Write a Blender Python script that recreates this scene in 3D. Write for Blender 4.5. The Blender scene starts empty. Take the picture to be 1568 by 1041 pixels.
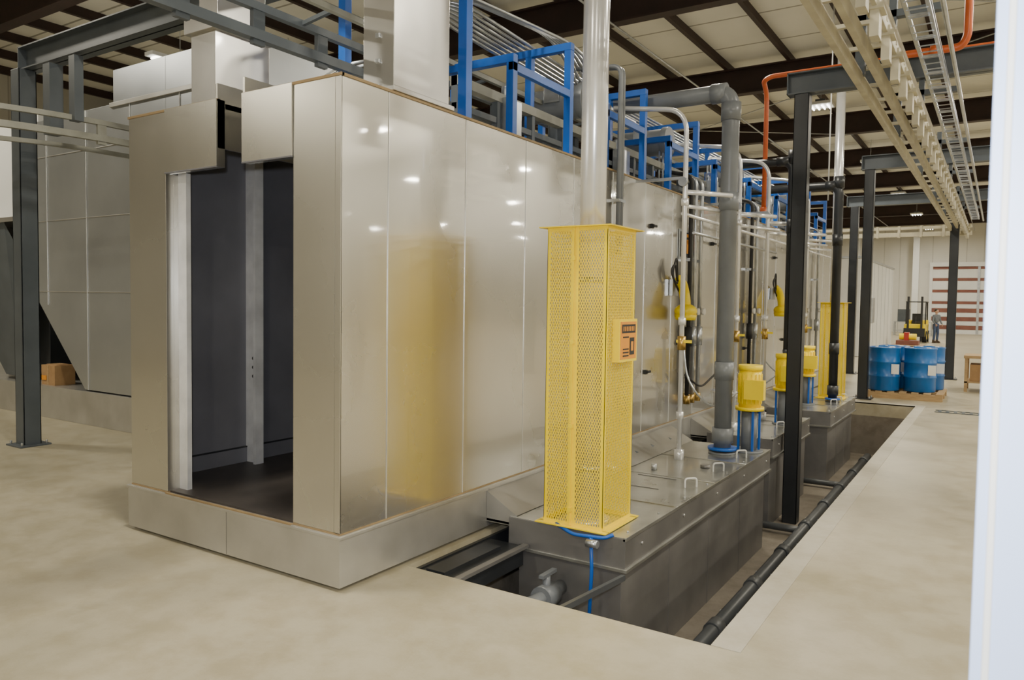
import bpy, math, random
from mathutils import Vector, Matrix
random.seed(4)
scene = bpy.context.scene
COL = scene.collection

# ------------------------------------------------------------ materials
MATS = {}
def mat(name, c1, c2=None, metal=0.0, rough=0.5, rough2=None, scale=3.0, stretch=(1,1,1),
        bump=0.0, bscale=None, detail=5, emit=None, estr=0.0, spec=0.5, coat=0.0, crough=.06):
    if name in MATS: return MATS[name]
    m = bpy.data.materials.new(name); m.use_nodes = True
    nt = m.node_tree; N = nt.nodes; L = nt.links
    b = N['Principled BSDF']
    b.inputs['Metallic'].default_value = metal
    b.inputs['Roughness'].default_value = rough
    b.inputs['Specular IOR Level'].default_value = spec
    b.inputs['Coat Weight'].default_value = coat
    b.inputs['Coat Roughness'].default_value = crough
    c2 = c2 or tuple(x*0.85 for x in c1)
    tc = N.new('ShaderNodeTexCoord'); mp = N.new('ShaderNodeMapping')
    mp.inputs['Scale'].default_value = stretch
    L.new(tc.outputs['Object'], mp.inputs['Vector'])
    n = N.new('ShaderNodeTexNoise'); n.inputs['Scale'].default_value = scale
    n.inputs['Detail'].default_value = detail
    L.new(mp.outputs['Vector'], n.inputs['Vector'])
    r = N.new('ShaderNodeValToRGB')
    r.color_ramp.elements[0].position = .3; r.color_ramp.elements[1].position = .7
    r.color_ramp.elements[0].color = (*c2, 1); r.color_ramp.elements[1].color = (*c1, 1)
    L.new(n.outputs['Fac'], r.inputs['Fac']); L.new(r.outputs['Color'], b.inputs['Base Color'])
    if rough2 is not None:
        mr = N.new('ShaderNodeMapRange')
        mr.inputs['To Min'].default_value = rough; mr.inputs['To Max'].default_value = rough2
        L.new(n.outputs['Fac'], mr.inputs['Value']); L.new(mr.outputs['Result'], b.inputs['Roughness'])
    if bump > 0:
        n2 = N.new('ShaderNodeTexNoise'); n2.inputs['Scale'].default_value = bscale or scale*4
        n2.inputs['Detail'].default_value = 1
        L.new(tc.outputs['Object'], n2.inputs['Vector'])
        bp = N.new('ShaderNodeBump'); bp.inputs['Strength'].default_value = bump
        bp.inputs['Distance'].default_value = .02
        L.new(n2.outputs['Fac'], bp.inputs['Height']); L.new(bp.outputs['Normal'], b.inputs['Normal'])
        L.new(bp.outputs['Normal'], b.inputs['Coat Normal'])
    if emit:
        b.inputs['Emission Color'].default_value = (*emit, 1); b.inputs['Emission Strength'].default_value = estr
    MATS[name] = m
    return m

STEEL = mat('stainless_sheet', (.62,.60,.54), (.56,.54,.485), metal=.9, rough=.24, rough2=.31, scale=.9, bump=.16, bscale=1.5, coat=1.0, crough=.04)
STEEL2 = mat('stainless_duct', (.58,.57,.55), (.49,.48,.46), metal=.9, rough=.25, rough2=.33, scale=2, bump=.14, bscale=2.5, coat=.6, crough=.06)
STEELO = mat('stainless_oven', (.48,.50,.52), (.41,.43,.45), metal=.8, rough=.3, rough2=.4, scale=1.3, bump=.08, bscale=2, coat=.5)
STEELBASE = mat('stainless_base', (.54,.53,.50), (.42,.41,.38), metal=.65, rough=.32, rough2=.46, scale=2.5, coat=.3, crough=.15)
GALV = mat('galvanised_flash_strip', (.85,.85,.86), (.62,.62,.63), metal=.2, rough=.3, scale=5)  # galvanised metal, base colour whitened to carry the flash reflection
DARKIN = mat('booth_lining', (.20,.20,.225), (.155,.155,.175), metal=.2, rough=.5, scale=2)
DARKFL = mat('booth_pan', (.11,.095,.085), (.07,.06,.055), metal=.4, rough=.45, scale=3)
SEAM = mat('seam_trim', (.34,.24,.12), (.26,.18,.09), rough=.6, scale=8)
BRIGHT = mat('bright_edge', (.86,.85,.82), (.7,.7,.68), metal=.8, rough=.3, scale=6)
TANK = mat('tank_steel', (.30,.29,.28), (.20,.195,.19), metal=.6, rough=.34, rough2=.5, scale=2.2)
LID = mat('tank_lid_steel', (.45,.45,.42), (.32,.32,.29), metal=.72, rough=.2, rough2=.42, scale=3, coat=.5)
YEL = mat('safety_yellow', (1.0,.76,.0), (.96,.70,.0), rough=.35, scale=5)
BLUE = mat('frame_blue', (.008,.115,.52), (.006,.09,.42), rough=.35, scale=5)
GREYS = mat('grey_structural_steel', (.09,.105,.12), (.07,.083,.095), rough=.42, scale=3)
BLACKS = mat('black_structural_steel', (.024,.027,.032), (.017,.019,.022), rough=.38, scale=3)
MAROON = mat('primer_red_steel', (.038,.017,.014), (.025,.013,.010), rough=.6, scale=3)
PVC = mat('grey_pvc', (.19,.205,.22), (.155,.165,.18), rough=.35, scale=4)
PVCD = mat('dark_pvc', (.08,.085,.09), (.06,.065,.07), rough=.4, scale=4)
PIPEW = mat('galvanised_pipe', (.86,.86,.86), (.76,.76,.76), metal=.5, rough=.22, scale=6)
COND = mat('emt_conduit', (.55,.57,.59), (.42,.44,.46), metal=.8, rough=.28, scale=8)
ORANGE = mat('orange_sprinkler_pipe', (.60,.12,.025), (.48,.09,.02), rough=.35, scale=6)
CREAM = mat('cream_conveyor_paint', (.56,.52,.38), (.42,.38,.28), rough=.45, scale=5)
TRACKG = mat('track_grey_paint', (.30,.30,.26), (.22,.22,.185), rough=.45, scale=5)
RUBBER = mat('black_rubber', (.02,.02,.02), rough=.6)
BRASS = mat('brass', (.6,.4,.12), metal=.9, rough=.3)
WHITE = mat('white_paint', (.74,.74,.72), (.66,.66,.63), rough=.55, scale=1)
DOORW = mat('door_white', (.50,.60,.84), (.46,.57,.82), rough=.45, scale=1)
CARD = mat('cardboard', (.42,.26,.12), (.34,.2,.09), rough=.8, scale=8)
WOOD = mat('pallet_wood', (.48,.33,.17), (.36,.24,.12), rough=.8, scale=6, stretch=(1,6,6))
DRUM = mat('drum_blue', (.008,.13,.42), (.006,.10,.33), rough=.3, scale=4)
LENS = mat('lamp_lens', (1,1,1), rough=.4, emit=(1,.98,.9), estr=9)
REDM = mat('red_paint', (.45,.03,.02), rough=.4)
RUST = mat('rust_band', (.23,.09,.06), (.17,.06,.045), rough=.6)
SIGNW = mat('sign_face', (.88,.86,.8), rough=.5)
SIGNO = mat('sign_orange', (.85,.33,.02), rough=.5)

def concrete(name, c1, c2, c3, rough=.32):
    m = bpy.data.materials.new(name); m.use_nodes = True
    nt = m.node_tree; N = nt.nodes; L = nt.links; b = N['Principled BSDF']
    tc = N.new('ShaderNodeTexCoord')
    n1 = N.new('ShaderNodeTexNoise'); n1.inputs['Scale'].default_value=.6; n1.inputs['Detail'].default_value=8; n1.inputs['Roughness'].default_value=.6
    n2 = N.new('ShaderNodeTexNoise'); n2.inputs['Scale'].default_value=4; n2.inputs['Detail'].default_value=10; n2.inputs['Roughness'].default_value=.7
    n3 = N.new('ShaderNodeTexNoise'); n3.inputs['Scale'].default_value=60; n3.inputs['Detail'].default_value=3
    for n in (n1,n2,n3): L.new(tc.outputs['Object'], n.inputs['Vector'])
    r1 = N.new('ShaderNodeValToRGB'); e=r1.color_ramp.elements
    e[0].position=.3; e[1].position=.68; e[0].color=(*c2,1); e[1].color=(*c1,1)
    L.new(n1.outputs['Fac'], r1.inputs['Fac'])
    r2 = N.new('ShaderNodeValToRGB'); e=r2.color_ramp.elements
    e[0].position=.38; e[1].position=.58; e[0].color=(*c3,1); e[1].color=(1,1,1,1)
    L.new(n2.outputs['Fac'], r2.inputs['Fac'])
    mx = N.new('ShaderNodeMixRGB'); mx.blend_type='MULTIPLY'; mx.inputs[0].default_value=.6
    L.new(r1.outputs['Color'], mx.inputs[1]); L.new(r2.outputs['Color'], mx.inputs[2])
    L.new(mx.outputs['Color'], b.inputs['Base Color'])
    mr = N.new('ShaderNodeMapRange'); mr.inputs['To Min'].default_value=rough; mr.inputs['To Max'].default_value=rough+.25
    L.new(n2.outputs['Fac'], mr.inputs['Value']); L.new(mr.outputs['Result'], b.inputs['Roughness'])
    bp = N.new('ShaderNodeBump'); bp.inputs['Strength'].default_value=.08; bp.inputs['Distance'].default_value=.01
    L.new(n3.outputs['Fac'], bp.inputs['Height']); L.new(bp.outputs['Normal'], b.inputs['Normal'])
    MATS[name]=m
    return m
CONC = concrete('polished_concrete', (.47,.425,.315), (.37,.335,.24), (.76,.72,.62), .26)
CURB = concrete('curb_concrete', (.50,.47,.40), (.43,.40,.33), (.8,.76,.68), .5)
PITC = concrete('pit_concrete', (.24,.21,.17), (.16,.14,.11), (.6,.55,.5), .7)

def striped(name, c1, c2, scale, axis='X', thin=.06, rough=.6):
    m = bpy.data.materials.new(name); m.use_nodes = True
    nt = m.node_tree; N = nt.nodes; L = nt.links; b = N['Principled BSDF']
    b.inputs['Roughness'].default_value = rough
    tc = N.new('ShaderNodeTexCoord'); w = N.new('ShaderNodeTexWave')
    w.bands_direction = axis; w.inputs['Scale'].default_value = scale; w.wave_profile='SAW'
    L.new(tc.outputs['Object'], w.inputs['Vector'])
    r = N.new('ShaderNodeValToRGB'); e=r.color_ramp.elements
    r.color_ramp.interpolation='CONSTANT'
    e[0].position=0; e[0].color=(*c2,1); e[1].position=thin; e[1].color=(*c1,1)
    L.new(w.outputs['Fac'], r.inputs['Fac']); 
    n = N.new('ShaderNodeTexNoise'); n.inputs['Scale'].default_value=1.2; n.inputs['Detail'].default_value=6
    L.new(tc.outputs['Object'], n.inputs['Vector'])
    mx = N.new('ShaderNodeMixRGB'); mx.blend_type='MULTIPLY'; mx.inputs[0].default_value=.15
    L.new(r.outputs['Color'], mx.inputs[1]); L.new(n.outputs['Fac'], mx.inputs[2])
    L.new(mx.outputs['Color'], b.inputs['Base Color'])
    MATS[name]=m
    return m
ROOF = striped('roof_insulation', (.86,.84,.75), (.36,.34,.28), .17, 'Y', .03)
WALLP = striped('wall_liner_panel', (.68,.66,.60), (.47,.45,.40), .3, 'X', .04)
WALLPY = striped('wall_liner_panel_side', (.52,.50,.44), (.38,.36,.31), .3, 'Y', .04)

# ------------------------------------------------------------ mesh builder
class MB:
    def __init__(s): s.v=[]; s.f=[]; s.m=[]; s.s=[]; s.mats=[]
    def mi(s, m):
        if m not in s.mats: s.mats.append(m)
        return s.mats.index(m)
    def add(s, vs, fs, m, smooth=False):
        o=len(s.v); s.v += [tuple(v) for v in vs]; k=s.mi(m)
        for i,f in enumerate(fs):
            s.f.append(tuple(o+j for j in f)); s.m.append(k)
            s.s.append(smooth[i] if isinstance(smooth, list) else smooth)
    def box(s, x0,x1,y0,y1,z0,z1,m):
        if x0>x1: x0,x1=x1,x0
        if y0>y1: y0,y1=y1,y0
        if z0>z1: z0,z1=z1,z0
        s.add([(x0,y0,z0),(x1,y0,z0),(x1,y1,z0),(x0,y1,z0),(x0,y0,z1),(x1,y0,z1),(x1,y1,z1),(x0,y1,z1)],
              [(0,3,2,1),(4,5,6,7),(0,1,5,4),(1,2,6,5),(2,3,7,6),(3,0,4,7)], m)
    def obox(s, c, size, M, m):
        hx,hy,hz=[a/2 for a in size]; c=Vector(c)
        vs=[c+M@Vector(p) for p in [(-hx,-hy,-hz),(hx,-hy,-hz),(hx,hy,-hz),(-hx,hy,-hz),(-hx,-hy,hz),(hx,-hy,hz),(hx,hy,hz),(-hx,hy,hz)]]
        s.add(vs,[(0,3,2,1),(4,5,6,7),(0,1,5,4),(1,2,6,5),(2,3,7,6),(3,0,4,7)], m)
    def bar(s, p0, p1, w, h, m):
        p0=Vector(p0); p1=Vector(p1); d=p1-p0; l=d.length; d.normalize()
        up=Vector((0,0,1)) if abs(d.z)<.95 else Vector((0,1,0))
        r=d.cross(up).normalized(); u=r.cross(d)
        M=Matrix((r,d,u)).transposed()
        s.obox((p0+p1)/2,(w,l,h),M,m)
    def prism(s, pts, axis, a0, a1, m):
        def mk(p,a):
            return {'y':(p[0],a,p[1]),'x':(a,p[0],p[1]),'z':(p[0],p[1],a)}[axis]
        n=len(pts); vs=[mk(p,a0) for p in pts]+[mk(p,a1) for p in pts]
        fs=[tuple(range(n)), tuple(range(2*n-1,n-1,-1))]+[(i,i+n,(i+1)%n+n,(i+1)%n) for i in range(n)]
        s.add(vs,fs,m)
    def cyl(s, p0, p1, r, m, n=18, r2=None):
        p0=Vector(p0); p1=Vector(p1); d=(p1-p0).normalized(); r2=r if r2 is None else r2
        up=Vector((0,0,1)) if abs(d.z)<.9 else Vector((1,0,0))
        a=d.cross(up).normalized(); b=d.cross(a)
        vs=[]
        for p,rr in ((p0,r),(p1,r2)):
            for i in range(n):
                t=2*math.pi*i/n; vs.append(p+a*math.cos(t)*rr+b*math.sin(t)*rr)
        fs=[(i,(i+1)%n,(i+1)%n+n,i+n) for i in range(n)]+[tuple(range(n-1,-1,-1)),tuple(range(n,2*n))]
        s.add(vs,fs,m,[True]*n+[False,False])
    def lathe(s, base, prof, m, n=24):
        base=Vector(base); vs=[]; k=len(prof)
        for (r,z) in prof:
            for i in range(n):
                t=2*math.pi*i/n; vs.append(base+Vector((r*math.cos(t),r*math.sin(t),z)))
        fs=[]
        for j in range(k-1):
            for i in range(n): fs.append((j*n+i,j*n+(i+1)%n,(j+1)*n+(i+1)%n,(j+1)*n+i))
        nf=len(fs)
        fs+= [tuple(range(n-1,-1,-1)), tuple(range((k-1)*n,k*n))]
        s.add(vs,fs,m,[True]*nf+[False,False])
    def sphere(s, c, r, m, n=14, sc=(1,1,1)):
        c=Vector(c); k=max(6,n//2); vs=[];
        for j in range(1,k):
            ph=math.pi*j/k
            for i in range(n):
                t=2*math.pi*i/n
                vs.append(c+Vector((r*sc[0]*math.sin(ph)*math.cos(t), r*sc[1]*math.sin(ph)*math.sin(t), r*sc[2]*math.cos(ph))))
        top=len(vs); vs.append(c+Vector((0,0,r*sc[2]))); vs.append(c-Vector((0,0,r*sc[2])))
        fs=[]
        for j in range(k-2):
            for i in range(n): fs.append((j*n+i,(j+1)*n+i,(j+1)*n+(i+1)%n,j*n+(i+1)%n))
        for i in range(n):
            fs.append((top,i,(i+1)%n)); fs.append((top+1,(k-2)*n+(i+1)%n,(k-2)*n+i))
        s.add(vs,fs,m,True)
    def tube(s, pts, r, m, n=10, bend=0.0, seg=6, square=False):
        P=[Vector(p) for p in pts]
        if bend>0 and len(P)>2:
            Q=[P[0]]
            for i in range(1,len(P)-1):
                a,b,c=P[i-1],P[i],P[i+1]
                d1=(a-b); d2=(c-b); l=min(bend,d1.length*.49,d2.length*.49)
                s1=b+d1.normalized()*l; s2=b+d2.normalized()*l
                for k in range(seg+1):
                    t=k/seg; Q.append((1-t)**2*s1+2*t*(1-t)*b+t*t*s2)
            Q.append(P[-1]); P=Q
        d=(P[1]-P[0]).normalized()
        up=Vector((0,0,1)) if abs(d.z)<.9 else Vector((1,0,0))
        a=d.cross(up).normalized()
        rings=[]; K=len(P)
        if square: n=4
        off=math.pi/4 if square else 0
        for i in range(K):
            if i==0: t=P[1]-P[0]
            elif i==K-1: t=P[-1]-P[-2]
            else: t=(P[i+1]-P[i]).normalized()+(P[i]-P[i-1]).normalized()
            t=t.normalized(); a=(a-t*a.dot(t)).normalized(); b=t.cross(a)
            rings.append([P[i]+(a*math.cos(off+2*math.pi*j/n)+b*math.sin(off+2*math.pi*j/n))*r for j in range(n)])
        vs=[v for rg in rings for v in rg]; fs=[]
        for i in range(K-1):
            for j in range(n): fs.append((i*n+j,i*n+(j+1)%n,(i+1)*n+(j+1)%n,(i+1)*n+j))
        k=len(fs); fs+=[tuple(range(n-1,-1,-1)),tuple(range((K-1)*n,K*n))]
        s.add(vs,fs,m,[not square]*k+[False,False])
    def obj(s, name, bevel=0.0, parent=None):
        me=bpy.data.meshes.new(name); me.from_pydata(s.v,[],s.f)
        for mm in s.mats: me.materials.append(mm)
        me.polygons.foreach_set('material_index', s.m); me.polygons.foreach_set('use_smooth', s.s)
        me.update()
        import bmesh
        bm=bmesh.new(); bm.from_mesh(me); bmesh.ops.recalc_face_normals(bm, faces=bm.faces); bm.to_mesh(me); bm.free()
        o=bpy.data.objects.new(name, me); COL.objects.link(o)
        if bevel>0:
            md=o.modifiers.new('bevel','BEVEL'); md.width=bevel; md.segments=2; md.limit_method='ANGLE'; md.angle_limit=math.radians(50)
        if parent: o.parent=parent
        return o
def empty(name, loc=(0,0,0)):
    e=bpy.data.objects.new(name,None); e.location=loc; COL.objects.link(e); return e

# ------------------------------------------------------------ camera
H=1.85
psi=math.radians(32.8); p=.045; roll=.014
fwd=Vector((-math.sin(psi)*math.cos(p), math.cos(psi)*math.cos(p), -math.sin(p)))
r0=Vector((math.cos(psi),math.sin(psi),0)); u0=r0.cross(fwd)
R=(r0+roll*u0).normalized(); U=(u0-roll*r0).normalized()
cd=bpy.data.cameras.new('camera'); cam=bpy.data.objects.new('camera',cd); COL.objects.link(cam)
cd.sensor_width=36; cd.lens=26.52; cd.clip_end=200; cd.clip_start=.05; cd.shift_y=-.0045; cd.shift_x=-.0005
cd.dof.use_dof=True; cd.dof.focus_distance=6.5; cd.dof.aperture_fstop=5.0
M=Matrix((R,U,-fwd)).transposed().to_4x4(); M.translation=Vector((0,0,H)); cam.matrix_world=M
scene.camera=cam

# ------------------------------------------------------------ building shell
XL,XR,YN,YB,ZC=-24,36,-9,62,8.1
PX0,PX1,PY0,PY1,PZ=-3.40,-1.25,3.97,15.85,-1.0
b=MB()
for (x0,x1,y0,y1) in ((XL,PX0,YN,YB),(PX1,XR,YN,YB),(PX0,PX1,YN,PY0),(PX0,PX1,PY1,YB)):
    b.box(x0,x1,y0,y1,-.25,0,CONC)
b.box(PX1,PX1+.16,PY0,PY1,-.02,.004,CURB)
b.box(PX0,PX1+.16,PY1,PY1+.16,-.02,.004,CURB)
b.obj('floor')
b=MB()
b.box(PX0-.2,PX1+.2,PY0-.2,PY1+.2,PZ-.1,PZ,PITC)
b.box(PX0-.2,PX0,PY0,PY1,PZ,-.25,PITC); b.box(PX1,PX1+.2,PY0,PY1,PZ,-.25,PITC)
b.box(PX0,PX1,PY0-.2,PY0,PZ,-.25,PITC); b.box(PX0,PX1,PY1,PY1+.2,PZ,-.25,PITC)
b.obj('floor_pit')
b=MB(); b.box(XL,XR,YN,YB,ZC,ZC+.1,ROOF); b.obj('ceiling')
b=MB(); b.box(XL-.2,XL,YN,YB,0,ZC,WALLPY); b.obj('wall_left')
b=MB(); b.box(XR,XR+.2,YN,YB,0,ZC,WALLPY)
b.obj('wall_right')
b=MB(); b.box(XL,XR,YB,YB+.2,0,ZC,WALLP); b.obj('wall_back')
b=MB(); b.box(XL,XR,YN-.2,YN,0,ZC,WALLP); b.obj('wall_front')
b=MB()
x=XL+.8
while x<XR:
    b.box(x-.03,x+.03,YN,YB,ZC-.2,ZC,MAROON); b.box(x-.03,x+.07,YN,YB,ZC-.22,ZC-.2,MAROON); x+=1.55
b.obj('trim_1')
b=MB()
y=1.3
while y<YB:
    b.box(XL,XR,y-.012,y+.012,ZC-.85,ZC-.22,MAROON)
    b.box(XL,XR,y-.13,y+.13,ZC-.88,ZC-.84,MAROON); b.box(XL,XR,y-.13,y+.13,ZC-.26,ZC-.22,MAROON)
    y+=6.1
b.obj('trim_2')
b=MB()
for (x0,y0,x1,y1) in ((-12,7.6,-4,13.3),(-4,7.6,-12,13.3),(-12,19.8,-4,25.5),(-4,19.8,-12,25.5),(-3,13.7,5,19.4),(5,13.7,-3,19.4)):
    b.cyl((x0,y0,7.15),(x1,y1,7.15),.012,COND,6)
for x in (-6.3,-1.6,-10.2): b.cyl((x,-8,7.08),(x,60,7.08),.02,COND,8)
b.cyl((-2.6,14.2,3.7),(-2.6,14.2,7.2),.012,WHITE,6)
b.obj('roof_brace_rods')

# roller door at far wall
b=MB()
z=0.0; k=0
while z<4.7:
    hh=.62 if k%2==0 else .2
    if z<2.0: hh=.3
    hh=min(hh,4.75-z)
    b.box(-4.1,1.5,YB-.16,YB-.05,z,z+hh-.01,(WHITE if k%2==0 else RUST)); z+=hh; k+=1
b.box(-4.3,-4.1,YB-.25,YB-.02,0,5.0,WHITE); b.box(1.5,1.7,YB-.25,YB-.02,0,5.0,WHITE); b.box(-4.3,1.7,YB-.3,YB-.02,4.75,5.05,WHITE)
b.box(-1.35,-1.2,YB-.2,YB-.04,0,4.75,COND)
b.obj('door_2')
for (cx,cy) in ((-5.1,YB-1.2),(-9,YB-1.2)):
    b=MB(); b.box(cx-.2,cx+.2,cy-.2,cy+.2,0,7.2,WHITE); b.box(cx-.3,cx+.3,cy-.3,cy+.3,0,.04,WHITE); b.obj('building_column')

# door leaf beside camera
b=MB(); b.box(-.019,1.0,1.3,1.35,0.01,2.7,DOORW); b.box(-.004,.006,1.296,1.3,.01,2.7,WHITE)  # thin white strip paints in the lit rim of the leaf
b.box(.85,.93,1.24,1.3,.95,1.1,COND); b.obj('door_1',bevel=.006)

# ------------------------------------------------------------ wash booth
XW,XL2,YF,YE,ZT=-3.45,-5.76,3.37,20.4,3.23
b=MB()
b.box(XL2-.02,XW+.02,YF-.02,YE,.025,.355,STEELBASE)
b.box(XL2-.03,XW+.03,YF-.03,YE,.335,.352,STEELBASE)
for x in (-4.55,): b.box(x-.003,x+.003,YF-.022,YF-.02,.03,.335,TANK)
for y in (5.0,6.8): b.box(XW+.02,XW+.022,y-.003,y+.003,.03,.335,TANK)
b.box(XL2+.15,XW-.15,YF+.15,YE-.2,0,.05,BLACKS)
ys=[YF,3.8]
while ys[-1]<YE-.9: ys.append(ys[-1]+.865)
ys.append(YE)
for i in range(len(ys)-1):
    b.box(XW-.05,XW,ys[i]+.004,ys[i+1]-.004,.365,ZT,STEEL)
    b.box(XL2,XL2+.05,ys[i]+.004,ys[i+1]-.004,.365,ZT,STEEL)
    if i>0: b.box(XW-.03,XW+.005,ys[i]-.003,ys[i]+.003,.365,ZT-.01,BRIGHT)
b.box(XW-.05,XW+.004,YF-.003,YE,.353,.365,SEAM); b.box(XL2,-5.28,YF-.004,YF+.05,.353,.365,SEAM); b.box(-3.88,XW,YF-.004,YF+.05,.353,.365,SEAM)
b.box(-5.28,-3.88,YF-.022,YF-.005,.352,.364,SEAM)
b.box(XL2,-5.28,YF,YF+.06,.367,ZT,STEEL)
b.box(-3.88,XW-.052,YF,YF+.06,.367,ZT,STEEL)
b.box(XW-.05,XW,YF,YF+.01,.367,ZT,STEEL)
b.box(-5.276,-4.66,YF-.012,YF+.06,2.77,ZT+.01,STEEL)
b.box(-4.385,-3.884,YF-.012,YF+.06,2.77,ZT+.01,STEEL)
b.box(-4.385,-3.884,YF-.014,YF,2.765,2.775,DARKIN); b.box(-5.276,-4.66,YF-.014,YF,2.765,2.775,DARKIN)
b.box(-4.68,-4.66,YF,YE,2.9,ZT+.12,STEEL); b.box(-4.385,-4.365,YF,YE,2.9,ZT+.12,STEEL)
b.box(XL2,-4.66,YF+.06,YE,ZT-.05,ZT-.01,STEEL); b.box(-4.385,XW-.02,YF+.06,YE,ZT-.05,ZT-.01,STEEL)
b.box(XL2-.01,-4.66,YF-.006,YF+.02,ZT-.004,ZT+.014,SEAM); b.box(-4.385,XW+.008,YF-.006,YF+.02,ZT-.004,ZT+.014,SEAM)
b.box(XW-.03,XW+.008,YF,YE,ZT-.004,ZT+.014,SEAM)
b.box(-5.30,-5.28,YF+.06,YF+.14,.36,2.77,STEEL); b.box(-3.90,-3.88,YF+.06,YF+.14,.36,2.77,STEEL)
b.box(-5.28,-5.18,YF+.10,YF+.14,.36,2.78,GALV)
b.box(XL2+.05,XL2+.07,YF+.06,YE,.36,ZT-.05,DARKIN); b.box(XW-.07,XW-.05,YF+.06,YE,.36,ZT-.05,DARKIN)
b.box(XL2+.07,XW-.07,YF+.02,YE,.355,.37,DARKFL)
b.box(XL2+.07,XL2+.085,YF+.15,YE,.37,.50,DARKIN); b.box(XL2+.068,XL2+.088,YF+.15,YE,.50,.512,BLACKS)
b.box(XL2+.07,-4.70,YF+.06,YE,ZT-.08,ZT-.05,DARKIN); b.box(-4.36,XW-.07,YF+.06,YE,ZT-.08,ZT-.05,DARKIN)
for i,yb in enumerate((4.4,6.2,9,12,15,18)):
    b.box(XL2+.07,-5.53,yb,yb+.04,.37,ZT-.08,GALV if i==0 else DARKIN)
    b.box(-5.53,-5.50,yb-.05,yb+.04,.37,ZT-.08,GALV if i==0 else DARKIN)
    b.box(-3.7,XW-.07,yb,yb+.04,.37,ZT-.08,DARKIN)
for z in (1.15,1.23,1.31): b.cyl((-5.58,4.39,z),(-5.58,4.4,z),.016,RUBBER,10)
b.box(XL2+.09,-5.2,6.14,6.2,.37,.62,STEELBASE)
for yy in (10.0,11.0):
    b.tube([(-5.6,yy,.4),(-5.6,yy,3.0),(-4.8,yy,3.0)],.03,COND,8,.1)
b.box(XL2,-4.9,YE-.05,YE,.36,ZT,STEEL); b.box(-4.1,XW,YE-.05,YE,.36,ZT,STEEL); b.box(-4.9,-4.1,YE-.05,YE,2.8,ZT,STEEL)
b.obj('parts_washer_booth',bevel=.004)

# ducts on roof
b=MB()
b.box(-3.74,-3.46,3.86,4.46,ZT+.015,6.6,STEEL2); b.box(-3.77,-3.43,3.83,4.49,ZT+.015,ZT+.05,STEEL2)
b.box(-3.75,-3.45,3.85,4.47,4.6,4.64,STEEL2)
for z in (3.28,3.45,3.62): b.box(-3.62,-3.58,3.845,3.86,z,z+.03,COND)
b.obj('exhaust_duct',bevel=.004)
b=MB()
b.box(-5.74,-5.42,3.9,4.44,ZT,4.12,STEEL2); b.box(-5.77,-5.39,3.87,4.44,ZT+.015,ZT+.05,STEEL2)
b.box(-5.78,-5.38,3.86,4.44,4.02,4.14,STEEL2); b.box(-5.70,-5.46,3.95,4.43,4.14,6.6,STEEL2)
b.obj('exhaust_duct',bevel=.004)

# ------------------------------------------------------------ blue frames
fy=[4.75,6.4,8.2,10.0,11.8,13.6,15.4,17.2,19.0]
for i,y in enumerate(fy):
    b=MB(); w=.07; zt=4.25
    if i==0:
        b.box(-3.6,-3.52,y,y+.08,ZT+.015,6.4,BLUE); b.box(-4.9,-3.6,y,y+.08,5.2,5.28,BLUE); b.box(-4.9,-4.82,y,y+.08,ZT,6.4,BLUE)
        b.box(-3.66,-3.49,y-.04,y+.12,ZT,ZT+.015,BLUE)
    else:
        b.box(-3.58,-3.51,y,y+w,ZT,zt,BLUE); b.box(-4.95,-4.88,y,y+w,ZT,zt,BLUE)
        b.box(-4.95,-3.51,y-.001,y+w+.001,zt,zt+w,BLUE)
        b.box(-4.02,-3.95,y,y+w,ZT,zt,BLUE)
        b.box(-3.56,-3.51,y-1.0,y,zt-.45,zt-.38,BLUE); b.box(-3.58,-3.51,y-1.0,y-.93,ZT,zt-.38,BLUE)
        b.box(-4.3,-3.51,y-1.0,y-.93,zt-.38,zt-.31,BLUE)
    b.obj('blue_support_frame',bevel=.003)

def rail(b, pts, bend, m, gap=.17, r=.045, step=.6, z2=True, dx=0.0):
    b.tube(pts,r,m,4,bend,8,square=True)
    if z2: b.tube([(p[0]+dx,p[1],p[2]+gap) for p in pts],r*.8,m,4,bend,8,square=True)
    for i in range(len(pts)-1):
        A=Vector(pts[i]); B=Vector(pts[i+1]); l=(B-A).length; k=int(l/step)
        for j in range(1,k):
            c=A+(B-A)*(j/k); b.box(c.x-.02,c.x+.02+dx,c.y-.05,c.y+.05,c.z-.07,c.z+gap+.03,m)
b=MB(); rail(b,[(-4.52,-6,3.72),(-4.52,24,3.72)],0,GREYS,gap=.2,r=.05)
b.tube([(-4.15,1.5,3.95),(-4.15,20,3.95)],.03,TRACKG,4,square=True)
b.tube([(-3.75,4.9,3.62),(-3.75,20,3.62)],.055,TRACKG,4,square=True)
b.tube([(-3.75,4.9,3.42),(-3.75,20,3.42)],.035,GREYS,4,square=True)
for i in range(26): b.box(-3.78,-3.72,4.9+i*.58,4.95+i*.58,ZT,3.66,GREYS)
for i in range(9):
    y=2.0+i*2; b.bar((-4.52,y,3.92),(-4.15,y,3.97),.03,.03,GREYS)
b.obj('booth_conveyor_track')
b=MB(); rail(b,[(-12.5,2.6,3.66),(-9.4,2.8,3.66),(-8.78,4.2,3.66),(-8.78,20,3.66)],1.0,TRACKG,gap=.18,r=.05)
b.tube([(-12.5,3.3,3.6),(-9.9,3.4,3.6),(-9.25,4.4,3.6),(-9.25,20,3.6)],.035,TRACKG,4,1.0,8,square=True)
b.box(-9.35,-9.2,4.45,4.6,3.7,4.5,GREYS); b.box(-8.84,-8.72,4.48,4.58,3.8,4.52,GREYS)
for y in (5.2,6.6,8.4,10): b.sphere((-8.7,y,3.95),.05,TRACKG)
b.obj('side_conveyor_track')

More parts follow.
